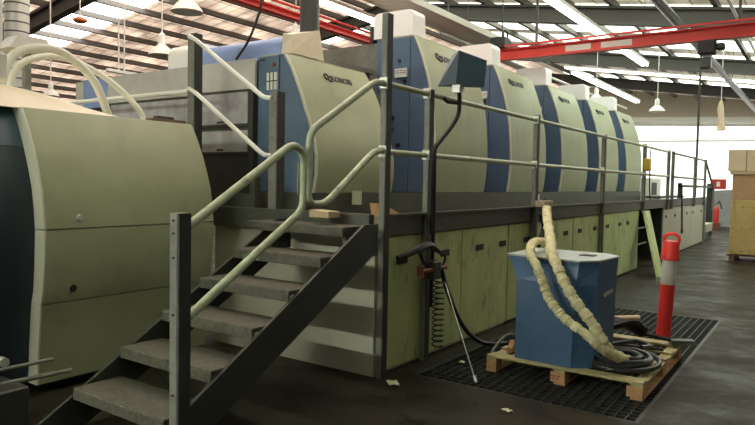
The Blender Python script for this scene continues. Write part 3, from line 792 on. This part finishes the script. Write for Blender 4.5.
b.build('maker_script', 'whiteink', tk)

# ------------------------------------------------------------------ cream sleeved hoses
def sleeve(pts, r, lab):
    P_ = bez(pts, 12)
    rf = lambda i: 1 + .10*math.sin(i*.9) + .10*math.sin(i*2.3+1)
    t = tag(MB().tube(P_, r, 14, rf=rf, flat=.75).build('sleeved_hose', 'sleeve'), lab, 'hose', 'dirty cream sleeved hoses')
    return t
sleeve([(6.35, 2.33, 1.36), (6.15, 2.25, 1.28), (5.85, 2.12, 1.18), (5.5, 1.97, 1.09), (5.2, 1.86, 1.045), (5.06, 1.76, .96), (4.99, 1.67, .84), (4.97, 1.57, .70), (4.97, 1.44, .55), (5.02, 1.36, .40), (5.2, 1.33, .27), (5.42, 1.33, .21)], .043, 'dirty cream sleeved hose hung from the walkway and draped over the blue tank')
sleeve([(5.75, 2.05, 1.06), (5.62, 2.08, 1.09), (5.45, 2.09, 1.10), (5.25, 2.05, 1.08), (5.08, 1.99, 1.02), (4.99, 1.90, .94), (4.97, 1.84, .83), (4.96, 1.79, .72), (4.95, 1.71, .62), (4.94, 1.61, .54), (4.94, 1.47, .46), (4.98, 1.36, .36), (5.2, 1.27, .25), (5.38, 1.26, .20)], .038, 'dirty cream sleeved hose looping low across the front of the blue tank')
tag(MB().tube(bez([(6.35, 2.33, 1.36), (6.7, 2.5, 1.39), (7.3, 2.78, 1.43), (7.52, 2.86, 1.48)], 4), .008, 6).build('hanging_wire', 'steel'), 'thin wire holding up the cream sleeved hose', 'wire')
# blocks of wood on walkway
tag(MB().box(7.35, 7.62, 2.72, 2.84, 1.335, 1.41, .004).build('timber_block', 'wood'), 'short pale timber block by the railing post behind the blue tank', 'timber block')
t = thing('cable_bundle', (7.5, 2.82, 1.0), 'black cable bundle hanging on the post behind the blue tank', 'cable')
for k in range(4):
    MB().tube(bez([(7.56+.02*k, 2.80, 1.42), (7.50-.05*k, 2.78, 1.25), (7.56-.03*k, 2.78, 1.08), (7.35-.03*k, 2.78, .85), (7.40, 2.80, .62)], 5), .017, 6).build('cable', 'black', t)
b = MB(); b.prism([(3.25, 1.301), (3.45, 1.301), (3.45, 1.36), (3.25, 1.35)], 'X', 3.98, 4.13); tag(b.build('timber_block', 'wood'), 'pale split timber block lying on the stair landing', 'timber block')
b = MB(); b.hexa([(4.40, 3.02, 1.301), (4.72, 3.0, 1.301), (4.72, 3.10, 1.301), (4.40, 3.12, 1.301)], [(4.36, 3.05, 1.42), (4.50, 3.05, 1.40), (4.50, 3.10, 1.40), (4.36, 3.12, 1.42)]); tag(b.build('timber_block', 'block'), 'angled wooden wedge on the walkway between the two nearest posts', 'timber block')
tag(MB().box(5.25, 5.31, 3.90, 3.98, 1.36, 1.50).build('paper_tag', 'paper'), 'small pale tag on the kick plate below the first tall unit', 'tag')

# ------------------------------------------------------------------ black hose coil, shovel, tools on pallet
b = MB(); pts = []
for i in range(6*28+1):
    a = i*2*PI/28; k = i/28
    r = .30-.028*k; pts.append((5.46+r*1.15*math.cos(a)+.02*math.sin(a*.37), 1.34+r*math.sin(a)+.015*math.cos(a*.61), .165+.018*(k % 3)+.008*math.sin(a*1.3)))
b.tube(pts, .021, 8)
tag(b.build('hose_coil', 'blackg'), 'flat coil of thick black hose on the front of the pallet', 'hose')
tag(MB().tube(bez([(5.55, 1.62, .2), (5.9, 1.45, .21), (6.1, 1.36, .20), (6.0, 1.22, .2), (5.8, 1.25, .22)], 6), .02, 8).build('black_hose', 'blackg'), 'loose black hose end looping behind the hose coil on the pallet', 'hose')
t = thing('shovel', (6.5, 1.6, .14), 'black shovel lying across the back of the pallet', 'shovel')
b = MB(); n = 12; vs = []
for i in range(n+1):
    u = i/n
    for j in range(7):
        v = j/6-.5
        w = .34*math.sin(PI*(.12+.80*u)) if u < .9 else .2
        vs.append((6.10+.30*u+.1*v, 1.72-.32*u+v*w*.9, .17+.10*(4*v*v)+.09*math.sin(PI*u)))
b.add(vs, [(i*7+j, i*7+j+1, (i+1)*7+j+1, (i+1)*7+j) for i in range(n) for j in range(6)], True)
bl = b.build('blade', 'blackg', t); md = bl.modifiers.new('s', 'SOLIDIFY'); md.thickness = .012
MB().cyl((6.35, 1.50, .24), (6.46, 1.10, .17), .018, 10).build('handle', 'black', t)
t = thing('squeegee', (6.6, 1.1, .14), 'grey metal squeegee blade at the back corner of the pallet', 'squeegee')
b = MB(); b.hexa([(6.36, 1.10, .141), (6.58, .92, .141), (6.70, .98, .141), (6.48, 1.16, .141)], [(6.38, 1.11, .19), (6.58, .95, .17), (6.66, .99, .17), (6.46, 1.15, .19)]); b.build('blade', 'beam', t)
tag(MB().cyl((7.75, 2.05, .036), (8.05, 1.78, .036), .035, 12).build('cardboard_tube', 'card'), 'pale cardboard tube lying behind the blue tank', 'tube')
tag(MB().cyl((5.95, 1.62, .17), (6.05, 1.12, .17), .014, 8).build('black_rod', 'black'), 'short black rod lying across the pallet boards', 'rod')
# debris by tank left
t = thing('hose_fitting', (5.15, 2.24, .14), 'jumble of small hose fittings left of the tank on the pallet', 'fitting')
MB().tube(bez([(5.05, 2.30, .16), (5.18, 2.26, .26), (5.34, 2.24, .27), (5.5, 2.24, .2)], 5), .012, 8).build('bent_pipe', 'post', t)
MB().cyl((5.20, 2.2, .16), (5.32, 2.22, .2), .03, 10).build('coupling', 'block', t)
MB().cyl((5.36, 2.27, .18), (5.48, 2.18, .2), .028, 10).build('coupling', 'beam', t)

# ------------------------------------------------------------------ bollard
bo = thing('bollard', (7.44, 1.36, 0), 'orange plastic safety bollard with a white reflective band', 'bollard')
C = (7.44, 1.36, 0)
MB().lathe([(.072, 0), (.072, .03), (.074, .56)], C, 24).build('lower_tube', 'orange', bo)
MB().lathe([(.075, .56), (.076, .83)], C, 24).build('reflective_band', 'refl', bo)
MB().lathe([(.074, .82), (.092, .825), (.092, .86), (.087, .875), (.082, 1.0), (.07, 1.025), (0, 1.03)], C, 24).build('collar', 'orange', bo)
b = MB(); b.tube(bez([(7.44, 1.36+.065, 1.0), (7.44, 1.36+.07, 1.06), (7.44, 1.36+.03, 1.10), (7.44, 1.36-.03, 1.10), (7.44, 1.36-.07, 1.06), (7.44, 1.36-.065, 1.0)], 5), .018, 8)
b.build('handle', 'orange', bo)

bo.location = (7.42, 1.385, .003); bo.rotation_euler = (.045, 0, 0)
# ------------------------------------------------------------------ paper scraps
def scrap(x, y, s, a, lab):
    b = MB(); c, d = math.cos(a), math.sin(a); n = 4; vs = []
    for i in range(n+1):
        for j in range(n+1):
            u, v = (i/n-.5)*s, (j/n-.5)*s*.7
            vs.append((x+u*c-v*d, y+u*d+v*c, .003+.012*abs(math.sin(i*1.4+j*.7))))
    b.add(vs, [(i*(n+1)+j, i*(n+1)+j+1, (i+1)*(n+1)+j+1, (i+1)*(n+1)+j) for i in range(n) for j in range(n)])
    o = b.build('paper_scrap', 'paper'); md = o.modifiers.new('s', 'SOLIDIFY'); md.thickness = .002
    tag(o, lab, 'paper scrap', 'paper scraps on the floor')
scrap(4.22, 2.76, .12, .8, 'yellowish paper scrap on the floor by the foot of the tall post')
scrap(4.20, 1.78, .07, 1.2, 'small white paper scrap before the front edge of the grating')
scrap(5.1, 2.30-.05+.35, .06, .3, 'tiny white paper scrap on the grating near the lance tip')
scrap(2.25, 4.1, .05, .5, 'tiny bright scrap on the dark floor below the left machine')

b = MB(); b.box(10.6, 12.9, -.02, .06, .001, .003); b.box(10.6, 10.68, -.02, -.5, .001, .003)
tag(b.build('floor_tape', 'tape'), 'faded yellowish floor tape mark in front of the crates', 'floor marking')
# ------------------------------------------------------------------ crates at right
cx = 15.8
t = thing('wooden_crate', (cx+.6, 1.1, .17), 'yellow plywood crate at the right edge, carrying tan cartons', 'crate')
MB().box(cx, cx+1.2, .3, 1.70, .18, 1.36, .01).build('panels', 'ply', t)
for y in (.3, 1.62): MB().box(cx-.015, cx, y, y+.08, .18, 1.36).build('corner_batten', 'ply', t)
for z in (.25, .75, 1.2):
    b = MB()
    for k in range(8): b.cyl((cx-.02, .45+k*.17, z), (cx, .45+k*.17, z), .012, 6)
    b.build('nail_row', 'ink', t)
t = thing('pallet', (cx+.6, 1.0, 0), 'dark low pallet under the yellow plywood crate', 'pallet')
for z, h in ((.14, .035), (0, .02)): MB().box(cx+.02, cx+1.2, .35, 1.75, z, z+h).build('deck_board', 'plank', t)
for y in (.4, 1.0, 1.6): MB().box(cx+.02, cx+1.2, y, y+.1, .02, .14).build('bearer', 'plank', t)
tag(MB().box(cx+.02, cx+1.15, .35, 1.69, 1.365, 1.90, .01).build('carton', 'tan'), 'tan cardboard carton stacked directly on the yellow crate', 'carton')
b = MB(); b.box(cx, cx+1.2, .3, 1.74, 1.905, 1.97); tag(b.build('pallet_board', 'wood'), 'thin pale board between the tan carton and the top cartons', 'board')
c0 = MB().box(0, .9, 0, .34, 0, .46, .008).build('carton', 'card')
c0.location = (cx+.05, 1.45, 1.975); tag(c0, 'pale cardboard carton at the top left of the stack', 'carton', 'pale cartons on top of the crate stack')
for yy, lab in ((1.10, 'pale cardboard carton second from the left on the stack top'), (.74, 'pale cardboard carton by the right picture edge on the stack top')):
    c = c0.copy(); COL.objects.link(c); c.location = (cx+.05, yy, 1.975); c['label'] = lab
# far objects
b = MB(); b.prism([(2.6, 0), (4.3, 0), (4.3, .9), (4.1, 1.3), (3.8, 1.5), (3.1, 1.55), (2.8, 1.45), (2.6, 1.2)], 'X', 30.0, 31.5); tag(b.build('grey_covered_machine', 'greyc'), 'grey rounded covered machine far behind the crate stack', 'machine')
t = thing('fire_extinguisher', (28, 3.45, 0), 'red fire extinguisher on a stand near the far grey machine', 'extinguisher')
MB().lathe([(0, .25), (.09, .25), (.10, .3), (.10, .75), (.07, .85), (.03, .9)], (28, 3.5, 0), 16).build('cylinder', 'signred', t)
MB().box(27.85, 28.15, 3.35, 3.65, 0, .25, .01).build('stand', 'rust', t)
MB().tube([(28, 3.5, .98), (27.95, 3.4, 1.1), (27.9, 3.3, .8)], .025, 6).build('nozzle', 'black', t)
t = thing('fire_sign', (36.3, 4.4, 1.5), 'red fire equipment sign on the far white wall', 'sign')
MB().box(36.28, 36.33, 4.15, 4.85, 1.55, 2.05).build('board', 'signred', t)
MB().box(36.26, 36.28, 4.42, 4.58, 1.68, 1.92).build('symbol', 'wallw', t)
# ------------------------------------------------------------------ overhead: red rails
def ibeam_x(b, x0, x1, y, z, h, w):
    b.box(x0, x1, y-w, y+w, z, z+.02); b.box(x0, x1, y-w, y+w, z+h-.02, z+h); b.box(x0, x1, y-.008, y+.008, z, z+h)
t = thing('crane_rail', (8, 6.55, 3.9), 'red overhead crane rail running above the low unit at top centre', 'crane rail')
b = MB(); ibeam_x(b, 2.0, 11.1, 6.55, 3.955, .10, .06); b.build('beam', 'red', t)
MB().cyl((2.0, 6.45, 4.10), (11.1, 6.45, 4.10), .02, 8).build('conductor_bar', 'red', t)
for x in (3, 6.5, 10.4): MB().box(x-.02, x+.02, 6.53, 6.57, 4.07, roofz(6.55)).build('hanger', 'rafter', t)
t = thing('crane_rail', (11.2, 2, 3.9), 'red overhead crane rail with pale stickers crossing toward the upper right', 'crane rail')
b = MB(); b.box(11.12, 11.28, -4, 6.6, 3.88, 3.90); b.box(11.12, 11.28, -4, 6.6, 4.06, 4.08); b.box(11.19, 11.21, -4, 6.6, 3.88, 4.08); b.build('beam', 'red', t)
b = MB(); b.box(11.06, 11.10, -4, 6.5, 4.10, 4.13); b.build('upper_bar', 'red', t)
for y0, y1 in ((3.42, 3.86), (2.75, 3.25)): MB().box(11.18, 11.189, y0, y1, 3.93, 4.03).build('sticker', 'wallw', t)
for y in (-2, 1.2, 4.4): MB().box(11.18, 11.22, y-.02, y+.02, 4.08, roofz(y)).build('hanger', 'rafter', t)
t = thing('crane_trolley', (11.2, 1.6, 3.6), 'black hoist trolley hanging from the red cross rail at right', 'hoist')
MB().box(11.10, 11.30, 1.5, 1.75, 3.66, 3.879, .02).build('housing', 'black', t)
MB().box(11.12, 11.28, 1.38, 1.5, 3.72, 3.82, .02).build('motor', 'ink', t)
MB().box(11.12, 11.28, 1.56, 1.72, 3.44, 3.62, .02).build('hook_block', 'dgrey', t)
t = thing('crane_trolley', (11.2, 5.1, 4.1), 'black trolley where the red cross rail meets the cable tray', 'hoist')
MB().box(11.05, 11.35, 4.95, 5.25, 4.081, 4.30, .02).build('housing', 'black', t)
b = MB(); b.tube([(11.2+.1*math.cos(a), 5.0, 4.33+.1*math.sin(a)) for a in [i*PI/6 for i in range(12)]], .02, 6, close=True); b.build('cable_loop', 'black', t)
# perforated cable tray
t = thing('cable_tray', (11, 6.4, 4.8), 'ribbed pale cable tray running down toward the red cross rail', 'cable tray')
b = MB(); b.box(7.5, 13.9, 6.1, 6.75, 4.78, 4.80)
b.box(7.5, 13.9, 6.08, 6.10, 4.74, 4.86); b.box(7.5, 13.9, 6.75, 6.77, 4.74, 4.86); b.build('tray', 'tray', t)
b = MB(); x = 7.55
while x < 13.9: b.box(x, x+.03, 6.1, 6.75, 4.755, 4.779); x += .10
b.build('rib', 'tray', t)
for x in (8.5, 11, 13.5): MB().box(x-.01, x+.01, 6.1, 6.12, 4.86, roofz(6.1)).build('hanger', 'rafter', t)
# ducts
cd = Vector((6.3, 5.45, 0))
t = thing('round_duct', (6.3, 5.5, 3.0), 'dark grey round duct dropping from the roof behind the low unit', 'duct')
MB().cyl((6.3, 5.5, 3.09), (6.3, 5.5, roofz(5.5)-.02), .125, 24).build('pipe', 'dgrey', t)
b = MB(); b.lathe([(.13, 0), (.14, .02), (.14, .05), (.13, .07)], (6.3, 5.5, 3.09), 24); b.build('collar', 'dgrey', t)
t = thing('spiral_duct', (4.6, 9.45, 0), 'pale ribbed spiral duct standing at the upper left edge', 'duct')
MB().cyl((4.6, 9.45, 0), (4.6, 9.45, roofz(9.45)-.1), .16, 24).build('pipe', 'duct', t)
b = MB(); z = .2
while z < 6.4: b.lathe([(.161, 0), (.168, .01), (.161, .02)], (4.6, 9.45, z), 24); z += .13
b.build('seam_ring', 'dgrey', t)
t = thing('spiral_duct', (4.66, 9.95, 0), 'thinner pale duct just left of the ribbed spiral duct', 'duct')
MB().cyl((4.5, 9.85, 0), (4.5, 9.85, roofz(9.85)-.1), .09, 20).build('pipe', 'duct', t)
# pipes under the roof
def pipe(x0, x1, y, z, r, lab, m='dgrey'):
    t = thing('roof_pipe', (x0, y, z), lab, 'pipe')
    MB().cyl((x0, y, z), (x1, y, z), r, 12).build('pipe', m, t)
    for x in (x0+1.5, (x0+x1)/2, x1-1.5): MB().cyl((x, y, z), (x, y, roofz(y)-.02), .008, 5).build('hanger', 'rafter', t)
pipe(8, 36.3, 2.5, 4.75, .085, 'thick dark pipe running diagonally across the upper right')
pipe(9, 30, 1.55, 4.85, .03, 'thin pale pipe crossing the roof at far right', 'duct')
pipe(14, 32, 8.0, 5.3, .04, 'thin pale pipe above the far printing units', 'duct')
# hoses hanging
tag(MB().tube(bez([(4.6, 4.56, 5.9), (4.6, 4.58, 5.0), (4.6, 4.60, 4.2), (4.6, 4.64, 3.4), (4.6, 4.71, 3.17), (4.62, 4.86, 2.97), (4.66, 5.06, 2.83)], 8), .013, 8).build('drop_hose', 'black'), 'black hose dropping from the roof into the grey housing', 'hose')
# pendant lamps
def pendant(x, y, z, r, lab):
    t = thing('pendant_lamp', (x, y, z), lab, 'lamp', 'bell pendant lamps')
    MB().lathe([(r, 0), (r*.92, r*.22), (r*.6, r*.55), (r*.36, r*.75), (r*.34, r*.8)], (x, y, z), 24).build('shade', 'lamp', t)
    MB().lathe([(0, r*.8), (r*.3, r*.8), (r*.3, r*1.5), (r*.12, r*1.7), (0, r*1.7)], (x, y, z), 16).build('ballast', 'wallw', t)
    MB().cyl((x, y, z+r*1.7), (x, y, roofz(y)-.02), .012, 6).build('chain', 'lamp', t)
pendant(7.42, 10, 3.80, .24, 'bell pendant lamp just left of the tall post at upper left')
pendant(7.97, 10, 4.70, .30, 'large bell pendant lamp partly cut by the top of the picture')
pendant(6.45, 12, 3.08, .15, 'small bright pendant lamp seen through the pale curved tubes')
pendant(22, 4.56, 4.0, .24, 'bell pendant lamp over the far right hall')
pendant(20, 5.9, 4.2, .22, 'bell pendant lamp left of the far hall lamp, above the last units')
pendant(10.1, 9.2, 4.50, .2, 'pale pendant lamp under the red rail at upper left')
t = thing('warning_beacon', (5.86, 10, 4.1), 'orange round cap hanging near the bright roof strip', 'beacon')
MB().lathe([(0, -.03), (.07, -.03), (.11, 0), (.11, .03), (.05, .06), (0, .06)], (5.86, 10, 4.09), 16).build('cap', 'lampcap', t)
MB().cyl((5.86, 10, 4.14), (5.86, 10, roofz(10)-.02), .01, 6).build('wire', 'lamp', t)
t = thing('hanging_batten', (7.94, 12, 3.7), 'short white batten hung on two rods above the grey housing', 'light fitting')
MB().box(7.6, 8.3, 11.95, 12.05, 3.70, 3.77, .01).build('housing', 'wallw', t)
for x in (7.86, 7.99): MB().cyl((x, 12, 3.77), (x, 12, roofz(12)-.02), .015, 6).build('rod', 'wallw', t)
# hanging rag-like bundle at right
t = thing('hanging_bundle', (22, 2.9, 3.6), 'cream bundle hanging below the roof pipes at far right', 'bundle')
b = MB(); b.tube([(22, 2.75, 4.25), (22, 2.76, 4.0), (22, 2.72, 3.7), (22, 2.72, 3.35)], .12, 8, rf=lambda i: (.3, .8, .6, 1.1)[i]); b.build('cloth', 'card', t)
MB().cyl((22, 2.75, 4.23), (22, 2.75, roofz(2.75)-.02), .012, 6).build('cord', 'lamp', t)

# ------------------------------------------------------------------ light and world
def area(name, loc, rot, sx, sy, e, col=(1, 1, 1)):
    L = D.lights.new(name, 'AREA'); L.shape = 'RECTANGLE'; L.size = sx; L.size_y = sy; L.energy = e; L.color = col
    o = D.objects.new(name, L); COL.objects.link(o); o.location = loc; o.rotation_euler = rot; return o
def put_area(name, a, b_, w, e, col):
    pass
W = D.worlds.new('World'); SC.world = W; W.use_nodes = True
W.node_tree.nodes['Background'].inputs[0].default_value = (.8, .85, 1, 1); W.node_tree.nodes['Background'].inputs[1].default_value = 1.

# ------------------------------------------------------------------ camera
f, yaw, pit, rol = 644.42, .608484, -.0481274, .0195668
F = Vector((math.cos(yaw)*math.cos(pit), math.sin(yaw)*math.cos(pit), math.sin(pit)))
r = Vector((math.sin(yaw), -math.cos(yaw), 0)); u = r.cross(F)
r2 = r*math.cos(rol)+u*math.sin(rol); u2_ = -r*math.sin(rol)+u*math.cos(rol)
cam = D.cameras.new('Camera'); co = D.objects.new('Camera', cam); COL.objects.link(co)
m = Matrix((r2, u2_, -F)).transposed().to_4x4(); m.translation = Vector((0, 0, 1.6)); co.matrix_world = m
cam.sensor_fit = 'HORIZONTAL'; cam.sensor_width = 36; cam.lens = f/755*36; cam.clip_end = 200; cam.clip_start = .05
SC.camera = co
vs_ = SC.view_settings; vs_.view_transform = 'Standard'; vs_.look = 'None'; vs_.exposure = .09; vs_.gamma = 1; vs_.use_curve_mapping = False
SC.cycles.use_denoising = True
SC.cycles.max_bounces = 8; SC.cycles.sample_clamp_indirect = 6
